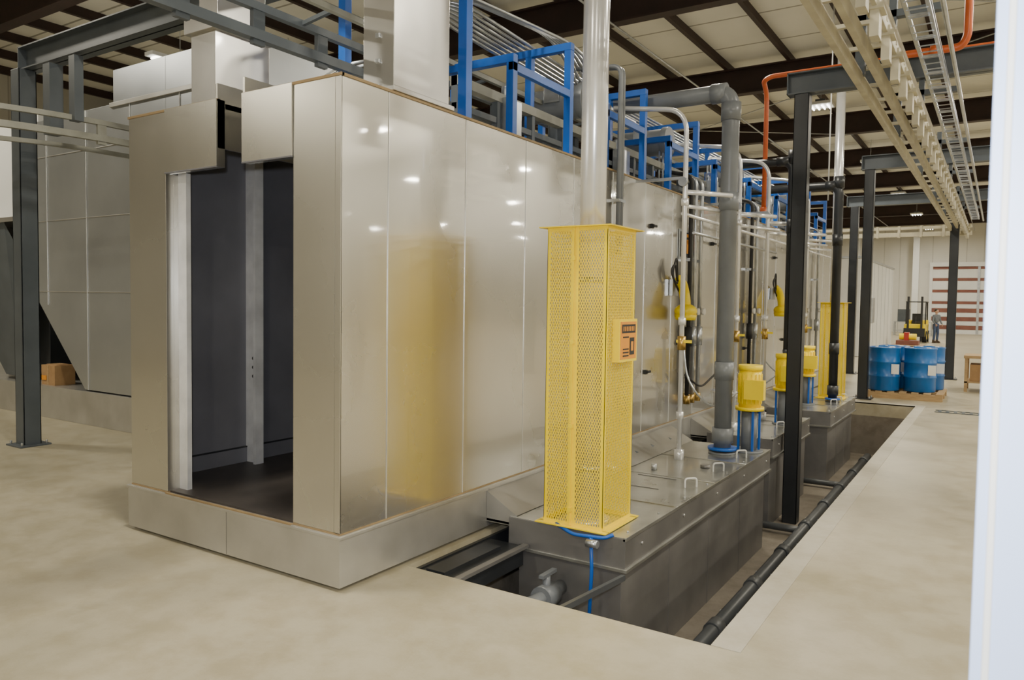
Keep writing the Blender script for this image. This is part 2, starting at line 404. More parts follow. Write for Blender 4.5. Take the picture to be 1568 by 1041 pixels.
# roof conduits
b=MB()
for k in range(7):
    x=-4.1-.07*k; z=4.36
    b.tube([(x-.6,5.3+.06*k,z+.18),(x-.1,5.5,z+.2),(x+.15,6.1,z),(x,8.2,z),(x,19.5,z)],.017,COND,8,.35)
for k in range(6):
    x=-3.95-.06*k
    b.tube([(x,5.0+.07*k,3.35),(x,5.0+.07*k,4.45+.03*k),(x,5.6+.07*k,4.5+.03*k),(x+.25,6.9,4.45+.03*k),(x+.25,7.6,4.15)],.016,COND,8,.3)
for k in range(5):
    b.tube([(-5.3+.05*k,4.7+.1*k,ZT),(-5.2+.05*k,4.7+.1*k,3.75+.02*k),(-4.7,4.85+.1*k,3.95),(-4.6,6,3.95)],.016,COND,8,.3)
for y in (7.4,9.3,11.2,13,15,17):
    for k in range(4):
        b.tube([(-3.62-.05*k,y,ZT),(-3.62-.05*k,y,3.9+.03*k),(-3.9,y+.5,4.1+.03*k),(-3.9-.05*k,y+1.4,4.1)],.015,COND,8,.25)
b.obj('conduit_bundle')
def blower(x,y):
    b=MB(); z=ZT
    b.box(x-.3,x+.3,y-.25,y+.25,z,z+.05,GREYS); b.box(x-.25,x+.1,y-.18,y+.18,z+.05,z+.3,GREYS)
    b.cyl((x-.35,y,z+.72),(x+.25,y,z+.72),.17,PVC,20); b.cyl((x+.25,y,z+.72),(x+.33,y,z+.72),.19,PVC,20)
    b.cyl((x-.05,y,z+.3),(x-.05,y,z+.6),.09,GREYS); b.box(x-.1,x+.08,y-.2,y-.12,z+.7,z+.86,COND)
    b.tube([(x-.35,y,z+.72),(x-.6,y,z+.72),(x-.6,y,z)],.07,PVC,14,.12)
    b.obj('exhaust_blower',bevel=.004)
for (x,y) in ((-4.0,7.1),(-4.0,9.4),(-4.0,12.6),(-4.0,16.2)): blower(x,y)
b=MB()
for (x,y,w,h) in ((-3.75,5.55,.16,.4),(-3.72,7.8,.2,.35),(-3.72,11.0,.22,.45),(-3.72,14.4,.22,.45)):
    b.box(x-w/2,x+w/2,y,y+.25,ZT,ZT+h,COND); b.cyl((x,y+.12,ZT+h),(x,y+.12,ZT+h+.12),.05,COND)
b.obj('junction_box_row',bevel=.004)

# ------------------------------------------------------------ tanks
LZ=.15
def tank(y0,y1,x0=-3.2,x1=-2.2):
    b=MB()
    b.box(x0+.07,x1-.05,y0+.05,y1-.05,PZ+.001,-.075,TANK)
    b.box(x0,x1,y0,y1,-.075,LZ,TANK)
    b.box(x0+.005,x1-.005,y0+.005,y1-.005,LZ,LZ+.006,LID)
    b.box(x0-.005,x1+.018,y0-.012,y1+.01,-.095,-.07,LID)
    b.box(x1-.02,x1+.006,y0,y1,LZ-.02,LZ+.01,LID)
    n=int((y1-y0)/1.2)
    for i in range(1,n+1): 
        yy=y0+(y1-y0)*i/(n+1); b.box(x0,x1+.004,yy-.006,yy+.006,LZ+.005,LZ+.013,LID); b.box(x1-.055,x1-.046,yy-.012,yy+.012,PZ,-.09,TANK)
    b.box(XW+.02,x0+.02,y0+.02,y1,.07,.10,LID)
    b.add([(XW+.022,y0+.02,.32),(XW+.022,y1,.32),(x0+.06,y1,LZ+.01),(x0+.06,y0+.02,LZ+.01)],[(0,1,2,3)],STEELBASE)
    b.add([(XW+.022,y0+.02,.32),(XW+.022,y0+.02,.08),(x0+.06,y0+.02,.08),(x0+.06,y0+.02,LZ+.01)],[(0,1,2,3)],STEELBASE)
    for i in range(3):
        yy=y0+(y1-y0)*(.42+.2*i); 
        b.tube([(x1-.18,yy,LZ),(x1-.18,yy,LZ+.09),(x1-.10,yy+.09,LZ+.09),(x1-.10,yy+.09,LZ)],.009,WHITE,8,.03)
    k=0
    while y0+.3+k*.9<y1: b.cyl((x1,y0+.3+k*.9,LZ-.1),(x1+.01,y0+.3+k*.9,LZ-.1),.012,BRIGHT,10); k+=1
    for k in range(int((y1-y0)/.6)): b.cyl((x1-.05,y0+.15+k*.6,LZ+.005),(x1-.05,y0+.15+k*.6,LZ+.018),.010,COND,8)
    b.box(x0+.25,x0+.65,y0+1.5,y0+1.505,LZ+.006,LZ+.012,TANK); b.box(x0+.25,x0+.65,y0+1.95,y0+1.955,LZ+.006,LZ+.012,TANK)
    return b
def cage(cx,cy,w,z0,h,sign=True):
    b=MB(); hw=w/2; t=.026
    for sx in (-1,1):
        for sy in (-1,1):
            x=cx+sx*hw; y=cy+sy*hw
            b.box(x-t if sx>0 else x, x if sx>0 else x+t, y-.004 if sy>0 else y, y if sy>0 else y+.004, z0,z0+h,YEL)
            b.box(x-.004 if sx>0 else x, x if sx>0 else x+.004, y-t if sy>0 else y, y if sy>0 else y+t, z0,z0+h,YEL)
    b.box(cx-.045,cx+.02,cy-hw-.006,cy-hw,z0,z0+h,YEL); b.box(cx-.015,cx-.01,cy-hw-.03,cy-hw,z0,z0+h,YEL)
    for z in (.12,.75,1.38,2.0):
        if z<h: b.box(cx-.03,cx+.0,cy-hw-.035,cy-hw-.006,z0+z,z0+z+.03,YEL)
    f=.05
    for z in (z0,z0+h-.006):
        b.box(cx-hw-f,cx+hw+f,cy-hw-f,cy-hw+.01,z,z+.008,YEL); b.box(cx-hw-f,cx+hw+f,cy+hw-.01,cy+hw+f,z,z+.008,YEL)
        b.box(cx-hw-f,cx-hw+.01,cy-hw,cy+hw,z,z+.008,YEL); b.box(cx+hw-.01,cx+hw+f,cy-hw,cy+hw,z,z+.008,YEL)
    for z in (z0,z0+h-.03):
        b.box(cx-hw,cx+hw,cy-hw-.002,cy-hw+.003,z,z+.03,YEL); b.box(cx-hw,cx+hw,cy+hw-.003,cy+hw+.002,z,z+.03,YEL)
        b.box(cx-hw-.002,cx-hw+.003,cy-hw,cy+hw,z,z+.03,YEL); b.box(cx+hw-.003,cx+hw+.002,cy-hw,cy+hw,z,z+.03,YEL)
    pitch=.042; sl=2.0; sw=.0062
    def face(fn):
        k=-int(w*sl/pitch)-2
        while True:
            c=k*pitch; k+=1
            if c>h+w*sl: break
            for sgn in (1,-1):
                f0=lambda s_: c+sgn*sl*s_
                lo,hi=0.0,w
                if sgn>0:
                    lo=max(lo,(0-c)/sl); hi=min(hi,(h-c)/sl)
                else:
                    lo=max(lo,(c-h)/sl); hi=min(hi,(c-0)/sl)
                if hi-lo<.004: continue
                d=sw*math.sqrt(1+sl*sl)/2
                q=[(lo,f0(lo)-d),(hi,f0(hi)-d),(hi,f0(hi)+d),(lo,f0(lo)+d)]
                o=.0008 if sgn>0 else -.0008
                b.add([fn(s_,z_,o) for s_,z_ in q],[(0,1,2,3)],YEL)
    face(lambda s_,z_,o:(cx-hw+s_,cy-hw+.002+o,z0+z_)); face(lambda s_,z_,o:(cx-hw+s_,cy+hw-.002+o,z0+z_))
    face(lambda s_,z_,o:(cx-hw+.002+o,cy-hw+s_,z0+z_)); face(lambda s_,z_,o:(cx+hw-.002+o,cy-hw+s_,z0+z_))
    if sign:
        X=cx+hw+.055
        b.box(cx+hw,X,cy-.14,cy+.18,1.41,1.73,YEL)
        b.box(X,X+.003,cy-.12,cy+.16,1.43,1.71,SIGNO)
        b.box(X+.003,X+.005,cy-.10,cy+.14,1.625,1.69,RUBBER)
        for k in range(7): b.box(X+.005,X+.006,cy-.08+k*.03,cy-.065+k*.03,1.64,1.675,SIGNO)
        for zz in (1.45,1.475,1.50,1.59): b.box(X+.003,X+.006,cy-.08,cy+.02,zz,zz+.010,RUBBER)
        b.box(X+.003,X+.006,cy+.04,cy+.12,1.46,1.59,RUBBER); b.box(X+.006,X+.007,cy+.06,cy+.10,1.49,1.56,SIGNO)
    return b
def pump(b,x,y,m=PVC,top=4.22,r=.095,reach=-4.4):
    b.tube([(x,y,LZ+.05),(x,y,top),(reach,y,top)],r,m,20,.18,8)
    b.cyl((x,y,LZ),(x,y,LZ+.03),r*1.6,m,20); b.cyl((x,y,LZ+.05),(x,y,LZ+.08),r*1.7,BLUE,20); b.cyl((x,y,LZ+.13),(x,y,LZ+.3),r*1.25,m,20)
    for z in (1.0,2.9,3.9): b.cyl((x,y,z),(x,y,z+.2),r*1.14,m,20)
    b.cyl((x-.22,y,top),(x-.05,y,top),r*1.15,m,20)
def motor(b,x,y):
    b.cyl((x,y,LZ),(x,y,LZ+.03),.16,PVC,18); b.cyl((x,y,LZ+.03),(x,y,.62),.09,PVC,18)
    for a in range(4):
        t=a*math.pi/2+.6; b.box(x+.12*math.cos(t)-.012,x+.12*math.cos(t)+.012,y+.12*math.sin(t)-.012,y+.12*math.sin(t)+.012,LZ,.66,BLUE)
    b.cyl((x,y,.64),(x,y,.68),.16,YEL,20); b.cyl((x,y,.68),(x,y,1.1),.125,YEL,20); b.cyl((x,y,1.1),(x,y,1.16),.135,YEL,20)
    for a in range(16):
        t=a*math.pi/8; b.bar((x+.128*math.cos(t),y+.128*math.sin(t),.72),(x+.128*math.cos(t),y+.128*math.sin(t),1.06),.012,.012,YEL)
    b.box(x-.02,x+.2,y-.19,y-.1,.78,1.0,YEL)
    b.tube([(x-.1,y-.14,.85),(x-.4,y-.1,.6),(x-.75,y,.9),(x-.82,y,1.4)],.012,COND,8,.2)
def riser(b,x,y,top=3.92,r=.027):
    b.cyl((x,y,LZ),(x,y,LZ+.12),r*2.0,PIPEW,14)
    b.tube([(x,y,LZ),(x,y,top),(x-.9,y+.1,top+.15)],r,PIPEW,12,.25)
    for z in (.6,1.62,2.9): b.cyl((x,y,z),(x,y,z+.08),r*1.5,PIPEW,12)
    b.cyl((x,y,1.35),(x,y,1.5),r*1.7,BRASS,12); b.box(x-.05,x+.12,y-.03,y-.015,1.43,1.46,YEL)
    b.tube([(x,y,3.05),(x+.35,y+.5,3.05)],r,PIPEW,12); b.tube([(x,y,2.9),(x+.3,y+.9,2.9)],r*.8,PIPEW,12)
    b.cyl((x,y-.05,3.15),(x,y-.09,3.15),.05,COND,12)
    b.bar((x,y,3.2),(XW,y,3.2),.03,.03,COND)

b=tank(4.95,9.03)
b.obj('process_tank',bevel=.003)
b=cage(-2.645,5.22,.50,LZ+.012,2.25); b.obj('pipe_guard_cage')
b=MB(); b.cyl((-2.645,5.22,LZ+.006),(-2.645,5.22,LZ+.03),.17,PIPEW,24)
b.cyl((-2.645,5.22,LZ+.03),(-2.645,5.22,7.85),.1,PIPEW,32)
for z in (.55,2.0,4.6): b.cyl((-2.645,5.22,z),(-2.645,5.22,z+.04),.104,COND,32)
b.obj('exhaust_stack_pipe')
b=MB(); pump(b,-2.6,8.48); b.obj('discharge_pipe')
b=MB(); motor(b,-2.38,8.76); b.obj('pump_motor')
b=MB(); riser(b,-2.88,7.85); b.obj('fill_riser_pipe')
b=MB(); 
for dx in (0,.06): b.tube([(-3.38,7.25+dx,2.35),(-3.38,7.25+dx,4.3),(-3.9,7.25+dx,4.35)],.025,PVC,10,.1)
b.box(XW,-3.35,7.2,7.36,2.9,2.93,COND); b.box(XW,-3.35,7.2,7.36,2.4,2.43,COND)
b.obj('conduit_riser')
b=tank(9.75,11.95,x1=-2.345); b.obj('process_tank',bevel=.003)
b=tank(12.8,15.25); b.obj('process_tank',bevel=.003)
b=MB(); pump(b,-2.6,11.5,BLACKS,3.95,.06); b.obj('discharge_pipe')
b=MB(); pump(b,-2.42,14.2,BLACKS,3.95,.075); b.obj('discharge_pipe')
b=MB(); motor(b,-2.53,11.1); b.obj('pump_motor')
b=MB(); motor(b,-2.75,13.6); b.obj('pump_motor')
b=cage(-2.55,14.85,.4,LZ+.012,1.75,False); b.obj('pipe_guard_cage')
b=MB(); b.cyl((-2.55,14.85,LZ+.006),(-2.55,14.85,1.7),.08,PIPEW,18); b.cyl((-2.55,14.85,1.7),(-2.55,14.85,6.5),.08,PIPEW,18); b.cyl((-2.55,14.85,1.7),(-2.55,14.85,1.76),.1,PIPEW,18); b.obj('exhaust_stack_pipe')
for (x,y) in ((-2.88,11.3),(-2.95,10.1),(-2.88,13.2),(-3.0,14.6)):
    b=MB(); riser(b,x,y); b.obj('fill_riser_pipe')
b=MB()
for (y,m) in ((9.45,RUBBER),(9.62,COND),(9.85,COND),(12.3,RUBBER),(12.6,COND),(15.6,COND),(16.4,RUBBER),(17.6,COND)):
    b.tube([(XW+.07,y,.6),(XW+.07,y,3.5),(XW-.4,y,3.6)],.028,m,10,.12)
    b.cyl((XW+.07,y,1.3),(XW+.07,y,1.55),.05,m,12); b.box(XW+.012,XW+.08,y-.03,y+.03,2.4,2.44,COND)
    b.cyl((XW+.07,y,.55),(XW+.07,y,.66),.045,BRASS,12)
    b.cyl((XW+.11,y,1.75),(XW+.15,y,1.75),.045,SIGNW,14)
b.tube([(XW+.16,8.9,2.95),(XW+.16,18.5,2.95)],.022,PIPEW,10); b.tube([(XW+.16,9.3,2.75),(XW+.16,13.5,2.75)],.018,COND,10)
b.tube([(XW+.13,9.2,.95),(XW+.2,9.6,.75),(XW+.16,10.4,.9)],.014,RUBBER,8,.2)
b.obj('utility_pipe_run')
def horn(y,x=XW):
    b=MB()
    b.box(x+.007,x+.05,y-.09,y+.09,1.95,2.15,COND)
    b.sphere((x+.19,y,1.76),.14,YEL,20,(1,1,.66)); b.cyl((x+.19,y,1.65),(x+.19,y,1.72),.12,YEL,20,.14)
    b.tube([(x+.19,y,1.78),(x+.18,y,1.93),(x+.12,y+.05,2.10),(x+.05,y+.06,2.16)],.065,YEL,14,.06)
    b.tube([(x+.08,y,2.1),(x+.1,y-.15,2.35),(x+.08,y-.25,2.25),(x+.1,y-.1,2.08),(x+.07,y+.1,2.2),(x+.04,y+.02,2.12)],.012,RUBBER,8,.1)
    b.tube([(x+.08,y,2.1),(x+.1,y-.1,2.45),(x+.08,y-.2,2.2),(x+.1,y,2.0)],.012,RUBBER,8,.1)
    b.obj('yellow_heater_head')
for y in (9.0,13.9): horn(y)
b=MB()
b.box(XW+.007,XW+.014,9.2,9.62,2.42,2.80,COND); b.box(XW+.014,XW+.016,9.23,9.59,2.45,2.77,RUBBER); b.box(XW+.016,XW+.018,9.3,9.52,2.5,2.68,SIGNO); b.box(XW+.016,XW+.018,9.27,9.55,2.71,2.75,SIGNO)
b.obj('warning_sign')
b=MB()
for (y,z) in ((8.3,2.75),(8.2,1.05),(10.5,2.7),(14,2.7),(9.25,1.35),(12.2,1.15),(11.0,1.2),(14.8,1.2),(16,1.3)):
    b.box(XW+.001,XW+.03,y-.03,y+.03,z-.025,z+.025,RUBBER); b.box(XW+.03,XW+.05,y-.015,y+.08,z-.01,z+.015,RUBBER)
b.obj('panel_latch_set')
b=MB()
for y in (7.05,7.6,8.05,8.6):
    b.cyl((XW+.03,y,.24),(XW+.12,y,.20),.04,COND,12); b.cyl((XW+.12,y,.20),(XW+.18,y,.18),.055,GREYS,12)
b.tube([(-3.1,6.4,LZ),(-3.1,6.4,LZ+.15),(-2.95,6.4,LZ+.15)],.03,COND,10,.05); b.box(-3.13,-3.02,6.36,6.44,LZ+.17,LZ+.2,BRIGHT)
b.cyl((-2.9,7.2,LZ+.006),(-2.9,7.2,LZ+.07),.03,COND,10); b.cyl((-2.5,7.6,LZ+.006),(-2.5,7.6,LZ+.04),.05,TANK,14)
b.obj('drain_fitting_set')

# pit contents
b=MB()
b.box(-3.40,-3.05,PY0,4.93,-.07,-.05,BLACKS); b.box(-3.40,-3.37,PY0,PY1,-.2,-.04,BLACKS); b.box(-3.08,-3.05,PY0,4.93,-.2,-.04,BLACKS)
b.box(-3.30,-3.14,4.05,4.75,-.05,-.02,BLACKS); b.box(-3.05,-3.0,PY0,4.93,-.055,-.03,TANK)
b.obj('pit_edge_channel')
b=MB()
b.tube([(-1.95,4.3,-.92),(-1.95,15.2,-.92)],.062,PVCD,14)
for i in range(9): b.cyl((-1.95,5+i*1.2,-.92),(-1.95,5.16+i*1.2,-.92),.078,PVCD,14); b.box(-2.04,-1.86,5.5+i*1.2,5.54+i*1.2,PZ,-.93,COND)
for y in (9.66,12.5): b.tube([(-1.95,y,-.92),(-2.2,y,-.92),(-2.6,y,-.92)],.045,PVCD,12,.05)
b.obj('pit_drain_pipe')
b=MB()
b.tube([(-2.75,5.0,-.33),(-2.75,4.66,-.33),(-2.82,4.58,-.36),(-2.86,4.55,-.98)],.055,PVC,14,.12)
b.cyl((-2.75,4.86,-.33),(-2.75,4.70,-.33),.09,PVC,16); b.cyl((-2.75,4.78,-.33),(-2.75,4.78,-.18),.03,PVC,10); b.box(-2.77,-2.73,4.7,4.9,-.18,-.155,PVC)
b.obj('tank_drain_valve')
b=MB()
b.bar((-2.30,4.15,-.12),(-2.20,4.93,-.12),.03,.04,PVCD)
b.tube([(-2.45,4.9,.13),(-2.43,4.88,-.1),(-2.45,4.86,-.9)],.014,BLUE,8,.04)
b.tube([(-2.78,4.96,.165),(-2.6,4.9,.13),(-2.35,4.92,.14),(-2.3,4.96,.165)],.014,BLUE,8,.05)
b.cyl((-2.47,4.87,.10),(-2.38,4.87,.10),.03,COND,10)
b.obj('blue_air_hose')

# ------------------------------------------------------------ steel posts and beams
def post(x,y,z0,m,top=4.545,s=.1,foot=True):
    b=MB()
    b.box(x-s,x+s,y-s,y-s+.014,z0,top,m); b.box(x-s,x+s,y+s-.014,y+s,z0,top,m); b.box(x-.01,x+.01,y-s+.014,y+s-.014,z0,top,m)
    b.box(x-s,x-s+.012,y-s,y+s,z0,top,m); b.box(x+s-.012,x+s,y-s,y+s,z0,top,m)
    if foot:
        b.box(x-.18,x+.18,y-.18,y+.18,z0,z0+.02,m)
        for sx in (-1,1):
            for sy in (-1,1): b.cyl((x+sx*.14,y+sy*.14,z0+.02),(x+sx*.14,y+sy*.14,z0+.06),.015,COND,6)
    b.obj('steel_post',bevel=.003)
post(-10.0,4.54,0,GREYS,s=.1); post(-2.215,10.25,PZ,BLACKS,s=.09,foot=False); post(-2.25,16.5,0,BLACKS,s=.09); post(-1.03,22.4,0,BLACKS,s=.1); post(-3.4,22.4,0,BLACKS,s=.1)
for y,t in ((4.6,4.545),(10.25,4.545),(16.5,4.545),(22.4,4.545)): post(3.2,y,0,GREYS,top=t,s=.1)
def beam(x0,x1,y,z=4.55,h=.26):
    b=MB(); b.box(x0,x1,y-.1,y+.1,z,z+.015,GREYS); b.box(x0,x1,y-.1,y+.1,z+h,z+h+.015,GREYS); b.box(x0,x1,y-.008,y+.008,z,z+h,GREYS)
    b.box(x0,x0+.012,y-.1,y+.1,z,z+h+.015,GREYS); b.obj('support_beam')
beam(-10.05,3.4,4.6); beam(-2.4,3.4,10.25); beam(-2.4,3.4,16.5); beam(-3.6,3.4,22.4)
# right overhead conveyor
b=MB()
for (x,z,w,h,m) in ((-1.12,3.86,.05,.12,CREAM),(-.98,3.92,.05,.12,CREAM),(-.80,4.02,.03,.2,CREAM),(-.72,4.25,.03,.03,COND),(-.56,4.25,.03,.03,COND)):
    b.box(x-w/2,x+w/2,-3,24,z-h/2,z+h/2,m)
for i in range(45):
    y=-2.7+i*.6
    b.box(-1.14,-.78,y,y+.04,3.98,4.01,CREAM); b.box(-.83,-.77,y+.1,y+.24,3.72,3.98,CREAM); b.box(-.86,-.74,y+.08,y+.26,3.90,3.94,CREAM)
    b.box(-.72,-.56,y+.15,y+.17,4.23,4.25,COND)
for i in range(135): b.box(-.72,-.56,-2.9+i*.2,-2.892+i*.2,4.23,4.24,COND)
b.box(-.735,-.725,-3,24,4.30,4.315,COND); b.box(-.555,-.545,-3,24,4.30,4.315,COND)
for y in (4.54,7.4,10.25,13.4,16.5,19.5,22.4):
    b.box(-1.16,-.5,y-.04,y+.04,4.36,4.42,GREYS); b.box(-1.16,-1.08,y-.04,y+.04,3.9,4.42,GREYS); b.box(-.9,-.84,y-.04,y+.04,4.1,4.54,GREYS)
b.box(-6,-.7,23.9,24.0,3.82,3.94,CREAM); b.box(-6,-.7,23.9,24.0,4.02,4.1,CREAM)
for i in range(10): b.box(-5.8+i*.55,-5.74+i*.55,23.88,24.02,3.8,4.12,CREAM)
b.tube([(-.45,-2,4.2),(-.45,24,4.2)],.02,COND,8)
b.obj('overhead_conveyor')
b=MB(); b.tube([(-3.0,11.5,3.2),(-3.0,11.5,4.95),(-3.0,11.3,5.1),(-2.9,11.3,5.15),(3,11.3,5.15),(3,11.3,7.8)],.035,ORANGE,12,.12)
b.cyl((-3.0,11.5,3.15),(-3.0,11.5,3.3),.05,ORANGE,12); b.cyl((-1.9,11.3,5.15),(-1.8,11.3,5.15),.055,ORANGE,12); b.obj('sprinkler_pipe')
b=MB(); b.tube([(-1.0,9.0,4.38),(-1.0,9.0,4.5),(-.42,9.0,4.5),(-.37,9.0,4.6),(-.37,9.0,7.8)],.04,ORANGE,12,.1); b.cyl((-.7,9,4.5),(-.62,9,4.5),.055,ORANGE,12); b.obj('sprinkler_pipe')

# ------------------------------------------------------------ left oven / air house
b=MB(); Y=5.75
b.prism([(-9.0,.5),(-9.0,4.9),(-10.2,4.9),(-10.2,4.45),(-12.4,4.45),(-12.4,1.85),(-11.0,.5)],'y',Y,Y+6,STEELO)
b.box(-9.0,-7.2,Y,Y+6,.5,4.9,STEELO)
b.box(-18,-7.2,Y-.03,Y+6,0,.48,STEELBASE)
for x in (-12.0,-10.9,-9.8,-8.7,-7.8): b.box(x-.006,x+.006,Y-.012,Y,(.5 if x>-11 else 1.7),4.45,BRIGHT)
for z in (1.9,2.95,3.9): b.box(-12.4,-7.2,Y-.010,Y,z-.006,z+.006,STEELBASE)
b.box(-10.25,-7.2,Y-.03,Y,4.4,4.46,STEELBASE)
b.obj('dry_off_oven',bevel=.004)
b=MB()
b.prism([(-12.6,2.95),(-12.6,.7),(-13.1,.5),(-14.0,.5),(-15.5,2.6),(-15.5,2.95)],'y',Y+.3,Y+3,BLACKS)
b.add([(-12.45,Y+.1,1.9),(-12.9,Y-.2,2.95),(-15.5,Y-.2,2.95),(-13.6,Y+.1,.55),(-13.1,Y+.1,.55)],[(0,1,2,3,4)],GREYS)
b.box(-16,-12.45,Y-.25,Y+3,2.95,3.02,STEEL2); b.box(-16,-12.45,Y+.1,Y+3,3.02,4.6,WHITE)
b.obj('collection_hopper',bevel=.004)
b=MB(); b.box(-12.35,-11.95,Y+.05,Y+.35,.48,.78,CARD); b.box(-12.16,-12.13,Y+.045,Y+.05,.48,.78,WOOD); b.box(-12.33,-12.2,Y+.04,Y+.05,.55,.62,SIGNO)
b.box(-12.3,-12.0,Y+.1,Y+.3,.78,.79,CARD); b.obj('cardboard_box')

# ------------------------------------------------------------ background right
b=MB()
b.box(-7.2,-4.3,30,40,.02,3.6,WHITE); b.box(-7.2,-4.3,30,40,0,.02,GREYS)
for i in range(8): b.box(-4.3,-4.29,31.2+i*1.2,31.22+i*1.2,.1,3.6,COND)
b.box(-6.6,-5.0,29.95,30,.1,2.6,DARKIN); b.box(-4.3,-4.24,33,33.6,1.2,2.2,COND); b.box(-7.25,-4.25,29.95,40.05,3.6,3.68,COND)
b.obj('curing_oven',bevel=.01)
def drum(x,y,z0):
    b=MB(); r=.29
    pr=[(r*.96,0),(r,.02),(r,.27),(r+.012,.285),(r+.012,.305),(r,.32),(r,.56),(r+.012,.575),(r+.012,.595),(r,.61),(r,.84),(r+.01,.86),(r+.01,.88),(r*.95,.885),(r*.93,.865)]
    b.lathe((x,y,z0),pr,DRUM,28); b.cyl((x+.14,y,z0+.865),(x+.14,y,z0+.89),.035,WHITE,12); b.cyl((x-.15,y,z0+.865),(x-.15,y,z0+.885),.025,WHITE,12)
    b.box(x+.16,x+.30,y-.26,y-.25,z0+.35,z0+.55,SIGNW)
    b.obj('plastic_drum')
for (x,y) in ((-1.95,17.15),(-1.31,17.3),(-1.85,17.85),(-1.2,17.95)): drum(x,y,.145)
b=MB()
for i in range(7): b.box(-2.28+i*.215,-2.16+i*.215,16.85,18.25,.12,.143,WOOD)
for y in (16.85,17.5,18.15): b.box(-2.28,-.87,y,y+.1,.025,.12,WOOD)
for y in (16.85,17.5,18.15): b.box(-2.28,-.87,y-.005,y+.105,0,.025,WOOD)
b.obj('wooden_pallet')
b=MB()
b.box(-.62,.3,19.3,20.3,.74,.8,WOOD); 
for (x,y) in ((-.6,19.32),(-.6,20.22),(.24,19.32),(.24,20.22)): b.box(x,x+.06,y,y+.06,0,.74,WOOD)
b.box(-.6,.28,19.32,20.28,.2,.23,WOOD); b.box(-.5,.2,19.4,20.1,.231,.6,CARD); b.obj('wooden_workbench')
b=MB(); X=-3.7;Y=45.5
b.box(X-.5,X+.5,Y-.9,Y+.9,.3,.95,YEL); b.box(X-.5,X+.5,Y+.5,Y+1.1,.35,1.15,YEL)
for sx in (-.45,.45):
    for yy in (-.6,.7): b.cyl((X+sx-.1,Y+yy,.3),(X+sx+.1,Y+yy,.3),.3,RUBBER,20); b.cyl((X+sx-.11,Y+yy,.3),(X+sx+.11,Y+yy,.3),.14,YEL,14)
    b.bar((X+sx,Y-.5,.9),(X+sx,Y-.35,2.1),.06,.06,RUBBER); b.bar((X+sx,Y+.8,1.1),(X+sx,Y+.6,2.1),.06,.06,RUBBER)
    b.box(X+sx*.7-.05,X+sx*.7+.05,Y-1.1,Y-.98,.05,2.4,RUBBER); b.box(X+sx*.6-.05,X+sx*.6+.05,Y-2.1,Y-1.1,.05,.09,RUBBER)
b.box(X-.5,X+.5,Y-.4,Y+.65,2.1,2.15,RUBBER); b.box(X-.25,X+.25,Y+.1,Y+.5,.95,1.1,RUBBER); b.box(X-.25,X+.25,Y+.45,Y+.55,1.1,1.5,RUBBER)
b.bar((X,Y-.5,.95),(X,Y-.3,1.35),.04,.04,RUBBER); b.box(X-.5,X+.5,Y-1.14,Y-1.1,.3,.75,RUBBER)
b.obj('forklift',bevel=.015)
b=MB(); X=-3.9;Y=38.5
b.box(X-.2,X+1.1,Y-.6,Y+.6,.1,.14,WOOD); b.box(X-.1,X+1.0,Y-.5,Y+.5,0,.1,WOOD); b.box(X,X+.9,Y-.4,Y+.4,.14,.34,RUST); b.cyl((X+.1,Y,.5),(X+.8,Y,.5),.14,YEL,16); b.box(X+.3,X+.5,Y-.2,Y+.2,.34,.7,REDM)
b.obj('spare_pump_pallet',bevel=.01)
b=MB(); X=-5.8;Y=55
b.box(X,X+2.2,Y,Y+.8,.85,.9,COND)
for (x,y) in ((X,Y),(X+2.14,Y),(X,Y+.74),(X+2.14,Y+.74)): b.box(x,x+.06,y,y+.06,0,.85,COND)
b.box(X+.1,X+2.1,Y+.1,Y+.7,.3,.34,COND); b.box(X+.2,X+.9,Y+.2,Y+.6,.9,1.7,GREYS); b.box(X+1.1,X+1.9,Y+.2,Y+.6,.9,1.4,COND); b.obj('steel_workbench')
b=MB()
for i in range(14): b.box(-.85+i*.12,-.80+i*.12,15.2,15.45,.0,.012,GREYS)
b.box(-.9,.9,15.18,15.2,0,.014,GREYS); b.box(-.9,.9,15.45,15.47,0,.014,GREYS); b.obj('floor_drain_grate')
b=MB(); b.box(-.09,-.03,2.55,2.62,.0,.10,GREYS); b.box(-.085,-.035,2.54,2.55,.01,.09,BLACKS); b.cyl((-.06,2.585,.1),(-.06,2.585,.12),.012,COND,8); b.obj('outlet_box')

